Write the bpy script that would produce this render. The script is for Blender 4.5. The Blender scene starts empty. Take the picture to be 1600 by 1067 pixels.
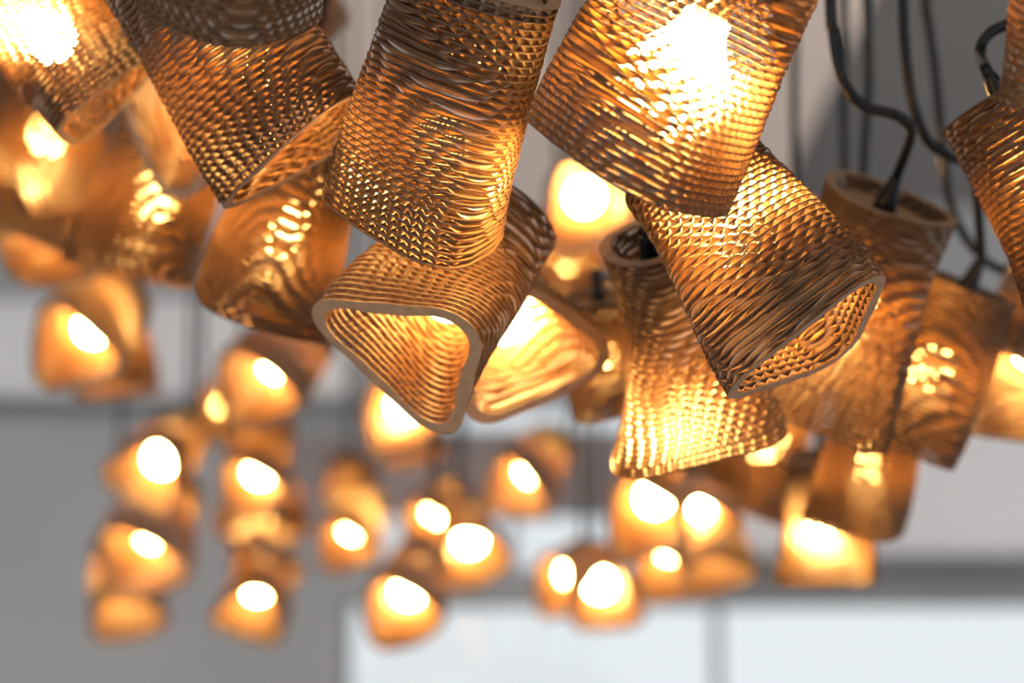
import bpy, math, random
import numpy as np
from mathutils import Vector, Matrix, Quaternion

SC = bpy.context.scene
COL = SC.collection
rad = math.radians

# ------------------------------------------------------------------ camera
EYE = Vector((0.0, 0.0, 1.65))
PITCH = rad(10.0)
FWD = Vector((0, math.cos(PITCH), math.sin(PITCH)))
UP = Vector((0, -math.sin(PITCH), math.cos(PITCH)))
RIGHT = Vector((1, 0, 0))
FPX = 85.0 / 36.0 * 1600.0
FOCUS = 2.20
cam_d = bpy.data.cameras.new('camera')
cam = bpy.data.objects.new('camera', cam_d)
COL.objects.link(cam)
cam.location = EYE
cam.rotation_euler = (math.pi / 2 + PITCH, 0, 0)
cam_d.lens = 85.0
cam_d.sensor_width = 36.0
cam_d.clip_start = 0.05
cam_d.clip_end = 200
cam_d.dof.use_dof = True
cam_d.dof.focus_distance = FOCUS
cam_d.dof.aperture_fstop = 2.3
SC.camera = cam

# ------------------------------------------------------------------ world, exposure
world = bpy.data.worlds.new('overcast_sky')
SC.world = world
world.use_nodes = True
bgn = world.node_tree.nodes['Background']
bgn.inputs['Color'].default_value = (0.92, 0.94, 0.96, 1)
# an overcast sky, brighter behind the camera than ahead
_nt = world.node_tree
_tc = _nt.nodes.new('ShaderNodeTexCoord')
_sx = _nt.nodes.new('ShaderNodeSeparateXYZ')
_mr = _nt.nodes.new('ShaderNodeMapRange')
_mr.inputs['From Min'].default_value = 0.6
_mr.inputs['From Max'].default_value = -0.8
_mr.inputs['To Min'].default_value = 0.95
_mr.inputs['To Max'].default_value = 1.5
_nt.links.new(_tc.outputs['Generated'], _sx.inputs[0])
_nt.links.new(_sx.outputs['Y'], _mr.inputs['Value'])
_nt.links.new(_mr.outputs['Result'], bgn.inputs['Strength'])
SC.view_settings.view_transform = 'Standard'
SC.view_settings.look = 'None'
SC.view_settings.exposure = 0.0
SC.view_settings.gamma = 1.0
SC.view_settings.use_curve_mapping = False
SC.cycles.use_denoising = True
SC.cycles.max_bounces = 14
SC.cycles.diffuse_bounces = 7
SC.cycles.transmission_bounces = 10
SC.cycles.transparent_max_bounces = 12
SC.cycles.sample_clamp_indirect = 12.0
SC.cycles.caustics_reflective = False
SC.cycles.caustics_refractive = False
BULB_COL = (1.0, 0.53, 0.13)
BULB_E = 300.0


def at(px, py, d):
    """A point d metres along the view axis, seen at pixel (px, py)."""
    return EYE + FWD * d + RIGHT * ((px - 800.0) / FPX * d) - UP * ((py - 533.5) / FPX * d)


def cdir(v):
    """Right / down / towards-viewer components to a world direction."""
    return (RIGHT * v[0] - UP * v[1] - FWD * v[2]).normalized()


# ------------------------------------------------------------------ materials
def new_mat(name):
    m = bpy.data.materials.new(name)
    m.use_nodes = True
    nt = m.node_tree
    nt.nodes.clear()
    out = nt.nodes.new('ShaderNodeOutputMaterial')
    return m, nt, out


def speckle(nt, c1, c2, scale, detail=3.0):
    tc = nt.nodes.new('ShaderNodeTexCoord')
    no = nt.nodes.new('ShaderNodeTexNoise')
    no.inputs['Scale'].default_value = scale
    no.inputs['Detail'].default_value = detail
    nt.links.new(tc.outputs['Object'], no.inputs['Vector'])
    r = nt.nodes.new('ShaderNodeValToRGB')
    r.color_ramp.elements[0].position = 0.35
    r.color_ramp.elements[1].position = 0.68
    r.color_ramp.elements[0].color = (*c1, 1)
    r.color_ramp.elements[1].color = (*c2, 1)
    nt.links.new(no.outputs['Fac'], r.inputs['Fac'])
    return r.outputs['Color']


def paper_mat(name, c1, c2, trans_col, trans, gloss=0.06, rough=0.45):
    m, nt, out = new_mat(name)
    col = speckle(nt, c1, c2, 90.0)
    di = nt.nodes.new('ShaderNodeBsdfDiffuse')
    nt.links.new(col, di.inputs['Color'])
    tr = nt.nodes.new('ShaderNodeBsdfTranslucent')
    tr.inputs['Color'].default_value = (*trans_col, 1)
    mx = nt.nodes.new('ShaderNodeMixShader')
    mx.inputs['Fac'].default_value = trans
    nt.links.new(di.outputs[0], mx.inputs[1])
    nt.links.new(tr.outputs[0], mx.inputs[2])
    gl = nt.nodes.new('ShaderNodeBsdfGlossy')
    gl.inputs['Roughness'].default_value = rough
    gl.inputs['Color'].default_value = (0.9, 0.9, 0.9, 1)
    m2 = nt.nodes.new('ShaderNodeMixShader')
    m2.inputs['Fac'].default_value = gloss
    nt.links.new(mx.outputs[0], m2.inputs[1])
    nt.links.new(gl.outputs[0], m2.inputs[2])
    nt.links.new(m2.outputs[0], out.inputs['Surface'])
    return m


def plain_mat(name, c1, c2=None, rough=0.6, scale=3.0, spec=0.3, metallic=0.0, coords='Object'):
    m, nt, out = new_mat(name)
    p = nt.nodes.new('ShaderNodeBsdfPrincipled')
    col = speckle(nt, c1, c2 or c1, scale)
    nt.links.new(col, p.inputs['Base Color'])
    p.inputs['Roughness'].default_value = rough
    p.inputs['Specular IOR Level'].default_value = spec
    p.inputs['Metallic'].default_value = metallic
    nt.links.new(p.outputs[0], out.inputs['Surface'])
    return m


M_LINER = paper_mat('kraft_liner', (0.165, 0.088, 0.042), (0.23, 0.13, 0.065), (0.70, 0.32, 0.07), 0.04, 0.09, 0.42)
M_FLUTE = paper_mat('kraft_flute', (0.165, 0.083, 0.036), (0.235, 0.125, 0.056), (0.72, 0.33, 0.07), 0.06, 0.20, 0.28)
M_EDGE = paper_mat('kraft_cut_edge', (0.035, 0.020, 0.013), (0.06, 0.033, 0.02), (0.5, 0.2, 0.05), 0.10, 0.03, 0.5)
M_BLACK = plain_mat('black_rubber', (0.006, 0.006, 0.0065), (0.009, 0.009, 0.01), 0.16, 40.0, 0.12)
M_SOCKET = plain_mat('black_bakelite', (0.014, 0.013, 0.013), (0.02, 0.019, 0.018), 0.4, 30.0, 0.4)


def bulb_mat():
    m, nt, out = new_mat('lit_bulb_glass')
    e = nt.nodes.new('ShaderNodeEmission')
    e.inputs['Color'].default_value = (*BULB_COL, 1)
    e.inputs['Strength'].default_value = BULB_E
    nt.links.new(e.outputs[0], out.inputs['Surface'])
    return m


M_BULB = bulb_mat()


# ------------------------------------------------------------------ mesh helpers
def np_mesh(name, verts, quads, mats, mat_idx=None, smooth=None):
    me = bpy.data.meshes.new(name)
    nv, nq = len(verts), len(quads)
    me.vertices.add(nv)
    me.vertices.foreach_set('co', np.asarray(verts, dtype=np.float32).ravel())
    me.loops.add(nq * 4)
    me.loops.foreach_set('vertex_index', np.asarray(quads, dtype=np.int32).ravel())
    me.polygons.add(nq)
    me.polygons.foreach_set('loop_start', np.arange(0, nq * 4, 4, dtype=np.int32))
    for m in mats:
        me.materials.append(m)
    if mat_idx is not None:
        me.polygons.foreach_set('material_index', np.asarray(mat_idx, dtype=np.int32))
    if smooth is not None:
        me.polygons.foreach_set('use_smooth', np.asarray(smooth, dtype=bool))
    me.update(calc_edges=True)
    me.validate()
    return me


def lathe(name, prof, mat, seg=20, smooth=True):
    """Surface of revolution about z from (radius, z) pairs."""
    a = np.linspace(0, 2 * np.pi, seg, endpoint=False)
    V = []
    for r, z in prof:
        r = max(r, 1e-5)
        V.append(np.stack([r * np.cos(a), r * np.sin(a), np.full(seg, z)], 1))
    V = np.concatenate(V)
    Q = []
    for i in range(len(prof) - 1):
        j = np.arange(seg)
        k = (j + 1) % seg
        Q.append(np.stack([i * seg + j, i * seg + k, (i + 1) * seg + k, (i + 1) * seg + j], 1))
    Q = np.concatenate(Q)
    return np_mesh(name, V, Q, [mat], None, [smooth] * len(Q))


def tube_mesh(name, pts, r, mat, seg=12):
    P = [Vector(p) for p in pts]
    n = len(P)
    T = [(P[min(i + 1, n - 1)] - P[max(i - 1, 0)]).normalized() for i in range(n)]
    ref = Vector((0, 1, 0)) if abs(T[0].y) < 0.9 else Vector((1, 0, 0))
    u = (ref - T[0] * ref.dot(T[0])).normalized()
    V, Q = [], []
    for i in range(n):
        u = (u - T[i] * u.dot(T[i])).normalized()
        w = T[i].cross(u)
        for k in range(seg):
            a = 2 * math.pi * k / seg
            V.append(P[i] + (u * math.cos(a) + w * math.sin(a)) * r)
    for i in range(n - 1):
        for k in range(seg):
            k2 = (k + 1) % seg
            Q.append((i * seg + k, i * seg + k2, (i + 1) * seg + k2, (i + 1) * seg + k))
    return np_mesh(name, [tuple(v) for v in V], Q, [mat], None, [True] * len(Q))


def catmull(P, n=10):
    P = [Vector(p) for p in P]
    P = [P[0] * 2 - P[1]] + P + [P[-1] * 2 - P[-2]]
    out = []
    for i in range(1, len(P) - 2):
        for k in range(n):
            t = k / n
            a, b, c, d = P[i - 1], P[i], P[i + 1], P[i + 2]
            out.append(0.5 * ((2 * b) + (c - a) * t + (2 * a - 5 * b + 4 * c - d) * t * t
                              + (3 * b - a - 3 * c + d) * t ** 3))
    out.append(P[-2])
    return out


# ------------------------------------------------------------------ the corrugated shade
def shade_profile(t, p):
    """mean radius, corner amount (3 lobes), oval amount, twist at t (0 top, 1 mouth)."""
    s = t * t * (3 - 2 * t)
    R = p['rt'] + (p['rb'] - p['rt']) * s - p.get('waist', 0.0) * math.sin(math.pi * t)
    a = p['at'] + (p['ab'] - p['at']) * s
    b = p.get('oval', 0.0) * (1 - s)
    tw = p['twist'] * (1 - t)
    return R, a, b, tw


def outline(theta, t, p):
    R, a, b, tw = shade_profile(t, p)
    th = theta - tw
    return R * (1 + a * np.cos(3 * th) + 0.035 * np.cos(6 * th) * a / 0.17 + b * np.cos(2 * th))


def shade_mesh(name, p):
    rng = np.random.RandomState(p.get('seed', 1))
    L, nth, nr = p['L'], p['nth'], p['nr']
    h = p.get('h', 0.0068)
    n = max(8, int(round(L / h)))
    h = L / n
    wall = p.get('wall', 0.011)
    lam = p.get('lam', 0.0126)
    fr = np.linspace(0, 1, nr + 1)
    if nth > 300:        # a narrow scorched strip along the outer cut
        fr = np.concatenate([[0.0], 0.045 + 0.955 * np.linspace(0, 1, nr)])
    al = p.get('alpha', 0.6)
    th_l = 0.0012
    theta = np.linspace(0, 2 * np.pi, nth, endpoint=False)
    V, Q, MI, SM = [], [], [], []
    base = 0
    j = np.arange(nth)
    k = (j + 1) % nth
    ph = 0.0
    for i in range(n):
        t = (i + 0.5) / n
        r = outline(theta, t, p) + rng.uniform(-0.0005, 0.0005)
        th = theta
        ph += lam * (0.31 + rng.uniform(-0.10, 0.10))
        ai = al + p.get('arate', 1.2) * (t - p.get('tmid', 0.5)) + rng.uniform(-0.04, 0.04)
        amp = h / 2 - th_l * 0.4
        zc = -(i + 0.5) * h
        for q in range(nr + 1):
            rr = r - wall * fr[q]
            x = rr * np.cos(th)
            y = rr * np.sin(th)
            u = x * math.cos(ai) + y * math.sin(ai) + ph
            w = np.sin(2 * np.pi * u / lam)
            w = 0.30 * w + 0.70 * (2 / np.pi) * np.arcsin(np.clip(w, -1, 1))
            V.append(np.stack([x, y, zc + amp * w], 1))
        for q in range(nr):
            b0 = base + q * nth
            b1 = b0 + nth
            Q.append(np.stack([b0 + j, b0 + k, b1 + k, b1 + j], 1))
        MI.append(np.concatenate([np.full(nth, 2 if nth > 300 else 1), np.full((nr - 1) * nth, 1)]))
        SM.append(np.full(nr * nth, True))
        base += (nr + 1) * nth
    # liners: one plate per joint between layers
    st = 1 if nth <= 200 else 2
    tl = theta[::st]
    m = len(tl)
    j = np.arange(m)
    k = (j + 1) % m
    for i in range(n + 1):
        r = outline(tl, i / n, p) + rng.uniform(-0.0007, 0.0011)
        ri = r - wall - rng.uniform(0.0, 0.0008)
        z = -i * h
        c, s = np.cos(tl), np.sin(tl)
        ht = th_l / 2
        for rr, zz in ((r, z + ht), (r, z - ht), (ri, z - ht), (ri, z + ht)):
            V.append(np.stack([rr * c, rr * s, np.full(m, zz)], 1))
        for a, bq, mi in ((0, 1, 2), (1, 2, 0), (2, 3, 2), (3, 0, 0)):
            A, B = base + a * m, base + bq * m
            Q.append(np.stack([A + j, B + j, B + k, A + k], 1))
            MI.append(np.full(m, mi))
            SM.append(np.full(m, False))
        base += 4 * m
    return np_mesh(name, np.concatenate(V), np.concatenate(Q), [M_LINER, M_FLUTE, M_EDGE],
                   np.concatenate(MI), np.concatenate(SM))


def plate_mesh(name, p, z=-0.012, hole=0.012):
    nth = 96
    theta = np.linspace(0, 2 * np.pi, nth, endpoint=False)
    r = outline(theta, min(1.0, -z / p['L']), p) - p.get('wall', 0.011) - 0.0015
    c, s = np.cos(theta), np.sin(theta)
    V = []
    ht = 0.003
    mid = (r + hole) / 2
    for rr, zz in ((np.full(nth, hole), z + ht), (mid, z + ht), (r, z + ht), (r, z - ht), (np.full(nth, hole), z - ht),
                   (np.full(nth, hole), z + ht)):
        V.append(np.stack([rr * c, rr * s, np.full(nth, zz)], 1))
    j = np.arange(nth)
    k = (j + 1) % nth
    Q = [np.stack([a * nth + j, a * nth + k, (a + 1) * nth + k, (a + 1) * nth + j], 1) for a in range(5)]
    return np_mesh(name, np.concatenate(V), np.concatenate(Q), [M_LINER], None, [False] * (5 * nth))


# ------------------------------------------------------------------ lamp
CEIL = 4.0


def link(name, data, parent=None, loc=None):
    o = bpy.data.objects.new(name, data)
    COL.objects.link(o)
    if parent is not None:
        o.parent = parent
    if loc is not None:
        o.location = loc
    return o


RELIEF = lathe('strain_relief', [(0.001, 0.032), (0.0062, 0.032), (0.0075, 0.029), (0.0085, 0.023), (0.0105, 0.012), (0.013, 0.0),
                                 (0.013, -0.010), (0.0115, -0.012)], M_BLACK, 18)
SOCKET = lathe('socket', [(0.0135, -0.008), (0.0165, -0.013), (0.0175, -0.02), (0.0175, -0.05), (0.0165, -0.056), (0.001, -0.056)], M_SOCKET, 20)
BULB = lathe('bulb', [(0.0125, -0.056), (0.013, -0.062), (0.017, -0.070), (0.024, -0.079), (0.0285, -0.089), (0.0295, -0.097),
                      (0.0275, -0.107), (0.022, -0.116), (0.012, -0.122), (0.0005, -0.124)], M_BULB, 24)

PROTO = {}


def lamp_parts(key, p):
    """Meshes of one shade kind; kept so repeats may share them."""
    if key not in PROTO:
        PROTO[key] = (shade_mesh('shade', p), plate_mesh('top_plate', p, p.get('pz', -0.012)))
    return PROTO[key]


def orient(n, corner=None, roll=0.0):
    """Rotation taking local -z to the world direction n; local +x towards corner."""
    z = -n
    c = corner if corner is not None else Vector((1, 0, 0))
    x = (c - z * c.dot(z)).normalized()
    y = z.cross(x)
    m = Matrix((x, y, z)).transposed()
    return m @ Matrix.Rotation(roll, 3, 'Z')


def lamp(label, mouth, d, n, key, p, corner=None, roll=0.0, size=1.0, group=None, cord=None, sway=(0.0, 0.0)):
    """mouth: pixel of the mouth's centre, d: its depth, n: direction the mouth points to
    (right, down, towards viewer), corner: direction of one corner of the mouth."""
    nw = cdir(n)
    cw = cdir(corner) if corner is not None else None
    R = orient(nw, cw, roll)
    mo = at(mouth[0], mouth[1], d)
    top = mo - nw * (p['L'] * size)
    e = bpy.data.objects.new('pendant_lamp', None)
    e.empty_display_size = 0.05
    COL.objects.link(e)
    e.matrix_world = Matrix.Translation(top) @ R.to_4x4() @ Matrix.Diagonal((size, size, size, 1))
    e['label'] = label
    e['category'] = 'lamp'
    e['group'] = group or 'corrugated cardboard pendant lamps'
    if p.get('facing'):
        # the sheets are laid so that the flutes run across the front at the height tmid
        v = R.transposed() @ (EYE - (mo + top) / 2)
        p = dict(p, alpha=math.atan2(v.y, v.x) + p.get('aoff', 0.0))
    sh, pl = lamp_parts(key, p)
    link('shade', sh, e)
    link('top_plate', pl, e)
    dz = p.get('pz', -0.012)
    so = link('socket', SOCKET, e, (0, 0, dz))
    if p.get('drop'):
        so.scale = (1, 1, 1 + p['drop'] / 0.056)
    bs = p.get('globe', 1.0)
    bu = link('bulb', BULB, e, (0, 0, dz - p.get('drop', 0.0) + 0.056 * (bs - 1.0)))
    bu.scale = (bs, bs, bs)
    link('strain_relief', RELIEF, e, (0, 0, dz + 0.012))
    # cord, from the strain relief up to the ceiling
    inv = e.matrix_world.inverted()
    s0 = e.matrix_world @ Vector((0, 0, 0.026 + dz + 0.012))
    up = -nw
    if cord is None:
        b1 = s0 + up * 0.07
        b2 = s0 + up * 0.10 + Vector((sway[0] * 0.3, sway[1] * 0.3, 0.10))
        b3 = s0 + up * 0.10 + Vector((sway[0], sway[1], 0.32))
        end = Vector((b3.x, b3.y, CEIL))
        pts = [s0, b1, b2, b3, Vector((b3.x, b3.y, (b3.z + CEIL) / 2)), end]
    else:
        pts = [s0, s0 + up * 0.012] + [at(*c) for c in cord]
        if cord[-1][1] <= 40:
            lp = pts[-1]
            pts += [Vector((lp.x, lp.y, lp.z + 0.3)), Vector((lp.x, lp.y, CEIL))]
    path = [inv @ q for q in catmull(pts, 12)]
    cm = tube_mesh('cord', path, 0.0062 / size, M_BLACK, 12)
    link('cord', cm, e)
    return e


# ------------------------------------------------------------------ room
def box_mesh(name, lo, hi, mat):
    x0, y0, z0 = lo
    x1, y1, z1 = hi
    V = [(x0, y0, z0), (x1, y0, z0), (x1, y1, z0), (x0, y1, z0), (x0, y0, z1), (x1, y0, z1), (x1, y1, z1), (x0, y1, z1)]
    Q = [(0, 3, 2, 1), (4, 5, 6, 7), (0, 1, 5, 4), (1, 2, 6, 5), (2, 3, 7, 6), (3, 0, 4, 7)]
    return V, Q


def boxes(name, bl, mat, parent=None):
    V, Q = [], []
    for lo, hi in bl:
        v, q = box_mesh(name, lo, hi, mat)
        b = len(V)
        V += v
        Q += [tuple(b + i for i in f) for f in q]
    return link(name, np_mesh(name, V, Q, [mat], None, [False] * len(Q)), parent)


def struct(o, label=None):
    o['kind'] = 'structure'
    return o


M_WALL = plain_mat('grey_paint', (0.37, 0.375, 0.385), (0.43, 0.435, 0.44), 0.8, 0.8, 0.1)
M_WHITE = plain_mat('white_paint', (0.78, 0.78, 0.79), (0.84, 0.84, 0.85), 0.7, 0.9, 0.1)
M_CEIL = plain_mat('grey_ceiling', (0.18, 0.177, 0.177), (0.22, 0.216, 0.216), 0.8, 0.7, 0.1)
M_DARK = plain_mat('dark_grey_metal', (0.16, 0.165, 0.17), (0.2, 0.205, 0.21), 0.5, 2.0, 0.3)
M_MAUVE = plain_mat('mauve_grey_board', (0.27, 0.22, 0.215), (0.36, 0.30, 0.29), 0.7, 1.2, 0.2)
M_PANEL = plain_mat('warm_white_panel', (0.82, 0.71, 0.64), (0.88, 0.78, 0.71), 0.8, 0.7, 0.1)
M_FLOOR = plain_mat('pale_concrete', (0.60, 0.58, 0.56), (0.70, 0.68, 0.66), 0.5, 1.5, 0.3)
M_FRAME = plain_mat('grey_window_frame', (0.30, 0.31, 0.32), (0.36, 0.37, 0.38), 0.45, 3.0, 0.3)


def glass_mat():
    m, nt, out = new_mat('window_glass')
    t = nt.nodes.new('ShaderNodeBsdfTransparent')
    t.inputs['Color'].default_value = (0.95, 0.97, 0.98, 1)
    g = nt.nodes.new('ShaderNodeBsdfGlossy')
    g.inputs['Roughness'].default_value = 0.02
    f = nt.nodes.new('ShaderNodeFresnel')
    f.inputs['IOR'].default_value = 1.45
    mx = nt.nodes.new('ShaderNodeMixShader')
    nt.links.new(f.outputs[0], mx.inputs[0])
    nt.links.new(t.outputs[0], mx.inputs[1])
    nt.links.new(g.outputs[0], mx.inputs[2])
    nt.links.new(mx.outputs[0], out.inputs['Surface'])
    return m


M_GLASS = glass_mat()
YW = 10.0


def zy(py):
    """Height at the back wall seen at pixel row py."""
    return EYE.z + YW * math.tan(PITCH - math.atan((py - 533.5) / FPX))


def xx(px):
    return (px - 800.0) / FPX * YW * 1.0


XL, XR = -5.0, 5.0
Y0 = -1.5
struct(boxes('floor', [((XL, Y0, -0.1), (XR, YW, 0.0))], M_FLOOR))
struct(boxes('ceiling', [((XL, 1.2, CEIL), (XR, YW, CEIL + 0.1))], M_CEIL))
W1 = (xx(535), 0.15, XR - 0.2, zy(935))      # the big shop window
W2 = (xx(585), zy(900), xx(1010), zy(792))   # row of upper panes
W3 = (xx(560), zy(683), xx(1000), zy(622))   # high strip window
y0, y1 = YW, YW + 0.2
bw = [((XL, y0, 0), (W1[0], y1, CEIL)),
      ((W1[0], y0, 0), (XR, y1, W1[1])),
      ((W1[2], y0, W1[1]), (XR, y1, CEIL)),
      ((W1[0], y0, W1[3]), (W1[2], y1, W2[1])),
      ((W1[0], y0, W2[1]), (W2[0], y1, W2[3])),
      ((W2[2], y0, W2[1]), (W1[2], y1, W2[3])),
      ((W1[0], y0, W2[3]), (W1[2], y1, W3[1])),
      ((W1[0], y0, W3[1]), (W3[0], y1, W3[3])),
      ((W3[2], y0, W3[1]), (W1[2], y1, W3[3])),
      ((W1[0], y0, W3[3]), (W1[2], y1, CEIL))]
struct(boxes('wall_back', bw, M_WALL))


def window(name, W, mull, fr=0.035):
    x0, z0, x1, z1 = W
    bl = [((x0, YW + 0.03, z0), (x0 + fr, YW + 0.12, z1)), ((x1 - fr, YW + 0.03, z0), (x1, YW + 0.12, z1)),
          ((x0 + fr, YW + 0.03, z0), (x1 - fr, YW + 0.12, z0 + fr)), ((x0 + fr, YW + 0.03, z1 - fr), (x1 - fr, YW + 0.12, z1))]
    for mx in mull:
        bl.append(((mx - fr * 0.6, YW + 0.03, z0 + fr), (mx + fr * 0.6, YW + 0.12, z1 - fr)))
    o = struct(boxes(name, bl, M_FRAME))
    boxes('window_glass', [((x0 + 0.01, YW + 0.07, z0 + 0.01), (x1 - 0.01, YW + 0.076, z1 - 0.01))], M_GLASS, o)
    return o


window('window_1', W1, [xx(1120), xx(1760)])
window('window_2', W2, [xx(690), xx(800)])
window('window_3', W3, [])
# trims on the back wall
struct(boxes('trim_1', [((xx(1060), YW - 0.10, zy(918)), (XR, YW, zy(878)))], M_DARK))          # dark header over the window
struct(boxes('trim_2', [((xx(470), YW - 0.06, zy(790)), (xx(1040), YW, zy(690)))], M_MAUVE))     # mauve board
struct(boxes('trim_3', [((XL, YW - 0.08, zy(648)), (xx(600), YW, zy(630)))], M_DARK))           # thin dark rail
struct(boxes('trim_4', [((XL, YW - 0.03, zy(622)), (xx(545), YW, zy(470)))], M_WHITE))          # white band at left
struct(boxes('trim_5', [((xx(1040), YW - 0.05, zy(868)), (XR, YW, zy(560)))], M_WHITE))         # pale panel at right
struct(boxes('trim_6', [((xx(300), 2.6, CEIL - 0.04), (xx(1215), YW, CEIL))], M_PANEL))           # lighter ceiling panel

# ------------------------------------------------------------------ shade kinds
HI = dict(nth=560, nr=8, facing=True)
H2 = dict(nth=440, nr=7, facing=True)


def kind(**k):
    d = dict(L=0.205, rt=0.062, rb=0.078, at=0.05, ab=0.16, twist=0.9, waist=0.0, oval=0.0, seed=1, alpha=0.6)
    d.update(k)
    return d


def mid(**k):
    return kind(nth=300, nr=6, lam=0.0138, **k)


def far(**k):
    return kind(nth=220, nr=5, lam=0.0165, h=0.0078, **k)


MIDS = [mid(seed=21, twist=0.8, alpha=0.3), mid(seed=22, twist=1.2, alpha=1.4, waist=0.006), mid(seed=23, twist=-0.8, alpha=2.2, rt=0.07)]
FARS = [far(seed=31, twist=0.8, alpha=0.3), far(seed=32, twist=-1.0, alpha=1.4, rt=0.055), far(seed=33, twist=0.5, alpha=2.2, ab=0.12)]


n_mid = n_far = 0


def M(label, mouth, d, n, k, roll=0.0, size=1.0, tm=0.52, **kw):
    global n_mid
    n_mid += 1
    return lamp(label, mouth, d, n, 'mid%d' % n_mid, dict(MIDS[k], facing=True, tmid=tm, arate=1.6, seed=40 + n_mid), roll=rad(roll), size=size, **kw)


def F(label, mouth, d, n, k, roll=0.0, size=1.0, **kw):
    global n_far
    if n[2] < 0.5:
        n_far += 1
        return lamp(label, mouth, d, n, 'far_seen_from_side_%d' % n_far, dict(FARS[k], facing=True, tmid=0.52, arate=1.6),
                    roll=rad(roll), size=size, **kw)
    return lamp(label, mouth, d, n, 'far%d' % k, FARS[k], roll=rad(roll), size=size, **kw)


# ------------------------------------------------------------------ lamps in focus
lamp('sharp upright cardboard lamp at top centre, in front of the wide open mouth',
     (655, 354), 2.27, (-.26, .90, -.36), 'centre', kind(L=0.245, rt=0.074, rb=0.083, ab=0.15, at=0.08, twist=0.5, arate=2.6, tmid=0.5, drop=0.03, seed=3, **HI),
     corner=(35, 68, 145))
lamp('largest sharp cardboard lamp, glaring, right of top centre, with a dark tilted lower edge',
     (985, 270), 2.12, (-.43, .87, -.22), 'bright', kind(L=0.25, rt=0.085, rb=0.095, ab=0.14, at=0.10, twist=0.3, arate=2.8, tmid=1.0, drop=0.03, globe=1.7, seed=4, **HI),
     corner=(40, 103, 171), roll=rad(-15))
lamp('sharp dark cardboard lamp with its narrow triangular mouth open to lower right',
     (1274, 535), 2.24, (.54, .77, .33), 'dark', kind(L=0.215, rt=0.068, rb=0.081, ab=0.19, at=0.06, twist=0.5, arate=2.2, tmid=0.92, seed=5, **HI),
     corner=(-132, 77, 46))
lamp('cardboard lamp with its wide triangular mouth facing us, below the upright centre lamp',
     (637, 557), 2.33, (-.42, .68, .60), 'mouth', kind(L=0.20, rt=0.063, rb=0.083, wall=0.0145, ab=0.205, at=0.04, twist=0.8, arate=1.6, tmid=0.05, seed=6, **HI),
     corner=(47, 107, -95), cord=[(772, 290, 2.52), (745, 235, 2.55), (735, 100, 2.55), (735, -10, 2.55)])
lamp('cardboard lamp tucked behind the wide open mouth, its lit inside showing at right',
     (828, 556), 2.58, (.34, .50, .79), 'tucked', kind(L=0.19, rt=0.055, rb=0.078, wall=0.0135, ab=0.16, seed=7, nth=360, nr=6),
     corner=(91, 32, 72), roll=rad(25))
lamp('waisted cardboard lamp with an open round top, left of the dark narrow-mouthed lamp',
     (1085, 670), 2.57, (.24, .82, -.50), 'waisted', kind(L=0.235, rt=0.048, rb=0.084, ab=0.20, at=0.03, twist=1.1, waist=0.010, arate=1.6, tmid=0.0, drop=0.03, pz=-0.035, seed=8, **HI),
     corner=(-115, 45, 60), cord=[(1025, 350, 2.41), (1068, 330, 2.48), (1100, 260, 2.56), (1108, 100, 2.57), (1108, -10, 2.57)])
lamp('cardboard lamp with a thick curling black cord entering its round top',
     (1262, 637), 2.74, (-.30, .89, -.32), 'corded', kind(L=0.258, pz=-0.018, rt=0.076, rb=0.088, ab=0.21, at=0.06, twist=0.7, waist=0.010, arate=1.3, tmid=-0.35, seed=9, **HI),
     corner=(110, 45, 90),
     cord=[(1424, 212, 2.60), (1416, 191, 2.59), (1395, 178, 2.58), (1365, 171, 2.58), (1343, 161, 2.58), (1324, 138, 2.58), (1311, 105, 2.58), (1302, 50, 2.59), (1297, -10, 2.59)])
lamp('brown cardboard lamp right beside the curling-cord lamp, its lower corner pointing down',
     (1408, 692), 2.91, (-.36, .91, -.18), 'beside', kind(L=0.205, rt=0.060, rb=0.066, ab=0.16, seed=10, arate=1.0, tmid=0.15, **H2),
     corner=(40, 60, 50),
     cord=[(1526, 300, 2.78), (1515, 262, 2.73), (1485, 245, 2.70), (1450, 220, 2.70), (1427, 165, 2.70), (1417, 100, 2.70), (1412, 40, 2.70), (1411, -10, 2.70)])
lamp('cardboard lamp at the right edge with a black cord looping into its top',
     (1722, 445), 2.36, (.43, .87, .15), 'edge', kind(L=0.205, rt=0.068, rb=0.078, seed=11, twist=0.7, **H2), corner=(-90, 50, 60),
     cord=[(1532, 86, 2.44), (1536, 66, 2.44), (1551, 49, 2.44), (1574, 38, 2.44), (1602, 22, 2.44), (1626, -10, 2.44)])
lamp('cardboard lamp cut off by the top right corner of the frame',
     (1690, 150), 2.04, (-.02, .95, -.28), 'corner', kind(L=0.20, rt=0.068, rb=0.076, seed=12, twist=0.6, arate=0.3, **H2), corner=(-90, 50, 60))
lamp('tilted amber cardboard lamp upper left, its slanting lower rim down to the right',
     (480, 232), 2.38, (.58, .80, .10), 'amber', kind(L=0.24, rt=0.078, rb=0.086, ab=0.14, seed=13, twist=0.6, arate=1.6, tmid=0.4, drop=0.03, **HI), corner=(-95, 80, 10))
lamp('grey cardboard lamp at the top edge, in front of the tilted amber lamp',
     (360, 32), 2.05, (-.10, .92, -.36), 'grey', kind(L=0.27, rt=0.064, rb=0.074, seed=14, twist=0.6, arate=0.4, **H2), corner=(10, 60, 80))

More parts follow.
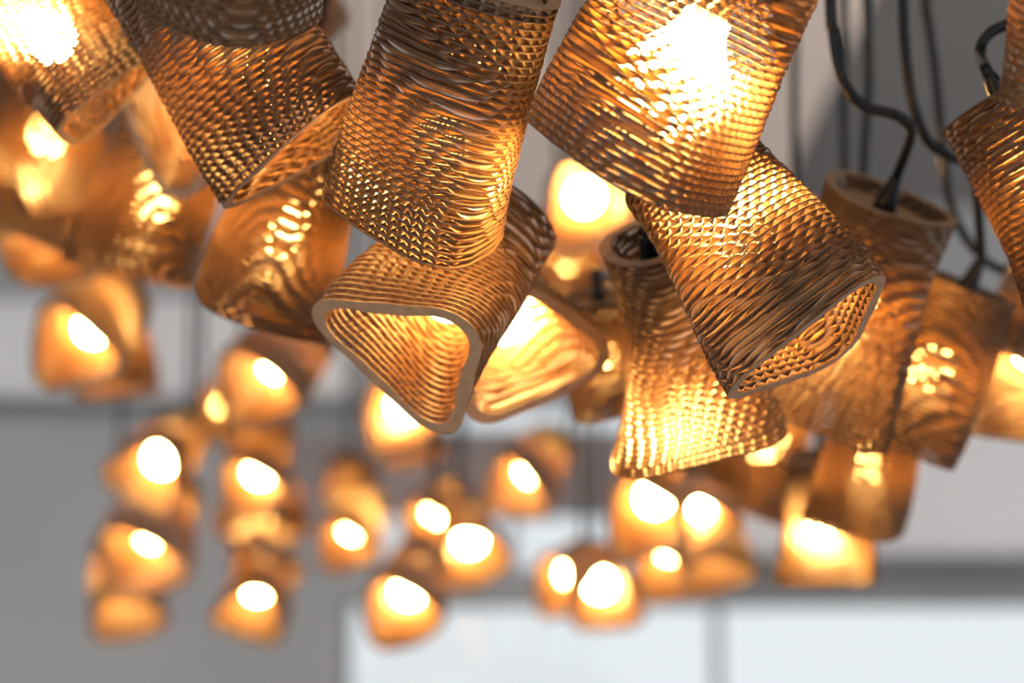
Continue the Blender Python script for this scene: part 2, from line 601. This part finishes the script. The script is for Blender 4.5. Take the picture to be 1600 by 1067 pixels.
# ------------------------------------------------------------------ slightly blurred lamps of the near cluster
M('glaring lamp in the top left corner with its rim tilted down to the right', (168, 158), 2.58, (.67, .74, .03), 0, 0, 0.95, tm=-0.4)
M('lamp with a smooth pale lit inside, left of the tilted amber lamp', (278, 198), 2.85, (-.46, .46, .76), 1, 100, 1.05)
M('reddish brown lamp with a glowing rim on its right, below the pale open mouth', (216, 432), 3.05, (-.20, .95, .04), 2, 70, 1.05)
M('brown lamp below the tilted amber lamp, its upper side bright', (392, 488), 2.74, (-.40, .88, -.16), 0, 10, 1.0, cord=[(512, 235, 2.82), (480, 190, 2.84), (435, 100, 2.85), (425, -10, 2.85)])
M('dark brown lamp half hidden behind the top of the tilted amber lamp', (450, 48), 3.5, (.05, .92, -.35), 1, 50, 1.2)
M('dark lamp with a bare white bulb spot, under the top left lamp', (100, 312), 3.45, (.18, .92, -.25), 2, 20, 0.95, tm=0.15)
M('dim brown lamp at the left edge below the white bulb spot', (30, 360), 4.1, (.15, .95, .10), 0, 60, 1.0)
M('lamp open toward lower left at the right edge, below the looping cord lamp', (1585, 630), 3.0, (-.38, .70, .60), 1, 10, 1.05,
  cord=[(1560, 420, 3.12), (1492, 340, 3.1), (1472, 220, 3.1), (1462, 120, 3.1), (1450, 30, 3.1), (1446, -10, 3.1)])
M('lamp with a straight right side and a bright flank, below the curling-cord lamp', (1342, 826), 3.16, (-.12, .97, -.12), 2, 40, 0.83,
  cord=[(1352, 540, 3.15), (1346, 380, 3.12), (1350, 250, 3.12), (1357, 130, 3.12), (1354, -10, 3.12)])
M('small glowing lamp directly under the lamp with the straight right side', (1290, 900), 3.42, (.06, .96, -.18), 0, 80, 0.85, tm=-0.3,
  cord=[(1310, 640, 3.35), (1320, 400, 3.35), (1318, 150, 3.35), (1318, -10, 3.35)])
M('blurred amber lamp left of the lamp with the straight right side', (1150, 795), 3.9, (-.35, .92, .05), 1, 20, 1.25,
  cord=[(1238, 600, 3.6), (1242, 400, 3.6), (1241, 150, 3.6), (1241, -10, 3.6)])
M('narrow brown lamp seen between the tucked lamp and the waisted lamp', (952, 640), 3.0, (.10, .96, -.2), 2, 0, 0.7, cord=[(958, 435, 3.02), (1000, 400, 3.04), (1045, 300, 3.06), (1060, 100, 3.06), (1060, -10, 3.06)])

# ------------------------------------------------------------------ far, strongly blurred lamps
g = 'blurred pendant lamps in the background'
F('large white glow directly above the round top of the waisted lamp', (917, 325), 4.1, (.02, .25, .97), 0, 0, 1.0, group=g)
F('faint amber lamp in the gap right of the tucked lamp', (897, 470), 4.7, (.1, .95, .2), 1, 0, .9, group=g)
F('orange lamp with a small pale spot at the left edge, in the middle height', (62, 410), 3.75, (-.2, .85, .45), 1, 0, 1.0, group=g)
F('orange open mouth right of the pale spot near the left edge', (118, 425), 4.45, (-.25, .68, .66), 2, 40, 1.05, group=g)
F('lamp with a yellow mouth and a white spark above the left column', (108, 548), 3.95, (-.26, .40, .88), 0, 10, 1.0, group=g)
F('dark orange lamp hanging right of the lamp with the white spark', (178, 610), 4.75, (.08, .96, .2), 1, 30, 1.0, group=g)
F('orange mouth glowing under the brown lamp, left of centre', (395, 612), 4.3, (-.36, .50, .79), 2, 0, 1.05, group=g)
F('dim amber lamp lower left of the orange mouth under the brown lamp', (322, 680), 6.3, (-.52, .85, .02), 0, 0, .95, group=g)
F('dim amber lamp directly below the orange mouth under the brown lamp', (402, 690), 5.3, (.15, .92, .35), 1, 0, .95, group=g)
F('white glowing mouth at the top of the left column', (226, 748), 5.0, (-.22, .36, .91), 0, 60, 1.05, group=g)
F('wide orange mouth in the middle of the left column', (216, 885), 5.2, (-.16, .55, .82), 1, 0, 1.3, group=g)
F('orange mouth at the bottom of the left column', (198, 968), 5.5, (.16, .72, .68), 2, 20, 1.1, group=g)
F('pale mouth at the top of the second column from the left', (390, 770), 5.4, (-.15, .45, .88), 1, 0, 1.0, group=g)
F('orange lamp left below the pale mouth of the second column', (370, 830), 6.2, (-.25, .85, .46), 0, 0, .95, group=g)
F('orange lamp right below the pale mouth of the second column', (442, 838), 6.5, (.25, .88, .4), 2, 0, .95, group=g)
F('orange mouth second from the bottom in the second column', (418, 905), 5.8, (.28, .66, .70), 0, 0, 1.0, group=g)
F('orange mouth at the bottom of the second column from the left', (390, 965), 5.5, (-.10, .60, .79), 1, 50, 1.05, group=g)
F('round white glow just under the wide open mouth of the centre lamp', (620, 656), 4.7, (-.12, .25, .96), 2, 0, 1.0, group=g)
F('dim amber lamp directly under the round white glow below the centre lamps', (645, 715), 5.6, (.15, .93, .3), 0, 0, .95, group=g)
F('orange mouth with a dark top, right of the white glow below the centre lamps', (802, 770), 5.2, (-.42, .48, .77), 1, 20, 1.0, group=g)
F('upper orange lamp of the small pair left of centre below', (548, 820), 6.6, (.05, .85, .5), 2, 0, .95, group=g)
F('lower pale mouth of the small pair left of centre below', (536, 858), 6.1, (-.22, .52, .82), 0, 0, 1.0, group=g)
F('pale yellow mouth at centre, above the round cream spot', (668, 830), 6.1, (-.25, .46, .85), 1, 0, 1.0, group=g)
F('round cream spot at centre, lower right of the pale yellow mouth', (742, 876), 5.6, (.14, .42, .90), 2, 0, 1.0, group=g)
F('amber lamp between the pale yellow mouth and the round cream spot', (695, 910), 6.5, (.05, .93, .35), 0, 0, 1.0, group=g)
F('left one of the two merged white mouths in front of the window top', (876, 920), 5.9, (-.30, .30, .90), 1, 0, 1.0, group=g)
F('right one of the two merged white mouths in front of the window top', (950, 942), 5.3, (.14, .32, .93), 0, 30, 1.0, group=g)
F('lowest white mouth with a dark edge, against the left corner of the bright window', (622, 962), 4.9, (-.18, .42, .89), 2, 0, 1.05, group=g)
F('bright mouth below the waisted lamp, at the left of its pair', (1008, 815), 4.2, (-.22, .36, .91), 0, 0, 1.0, group=g)
F('cream spot below the waisted lamp, at the right of its pair', (1104, 822), 3.62, (.06, .34, .94), 1, 0, .62, group=g)
F('left dull orange mouth low down under the bright pair', (1040, 905), 5.2, (-.15, .65, .75), 2, 0, 1.0, group=g)
F('right dull orange lamp low down under the bright pair', (1118, 900), 5.0, (.10, .80, .6), 0, 0, 1.0, group=g)
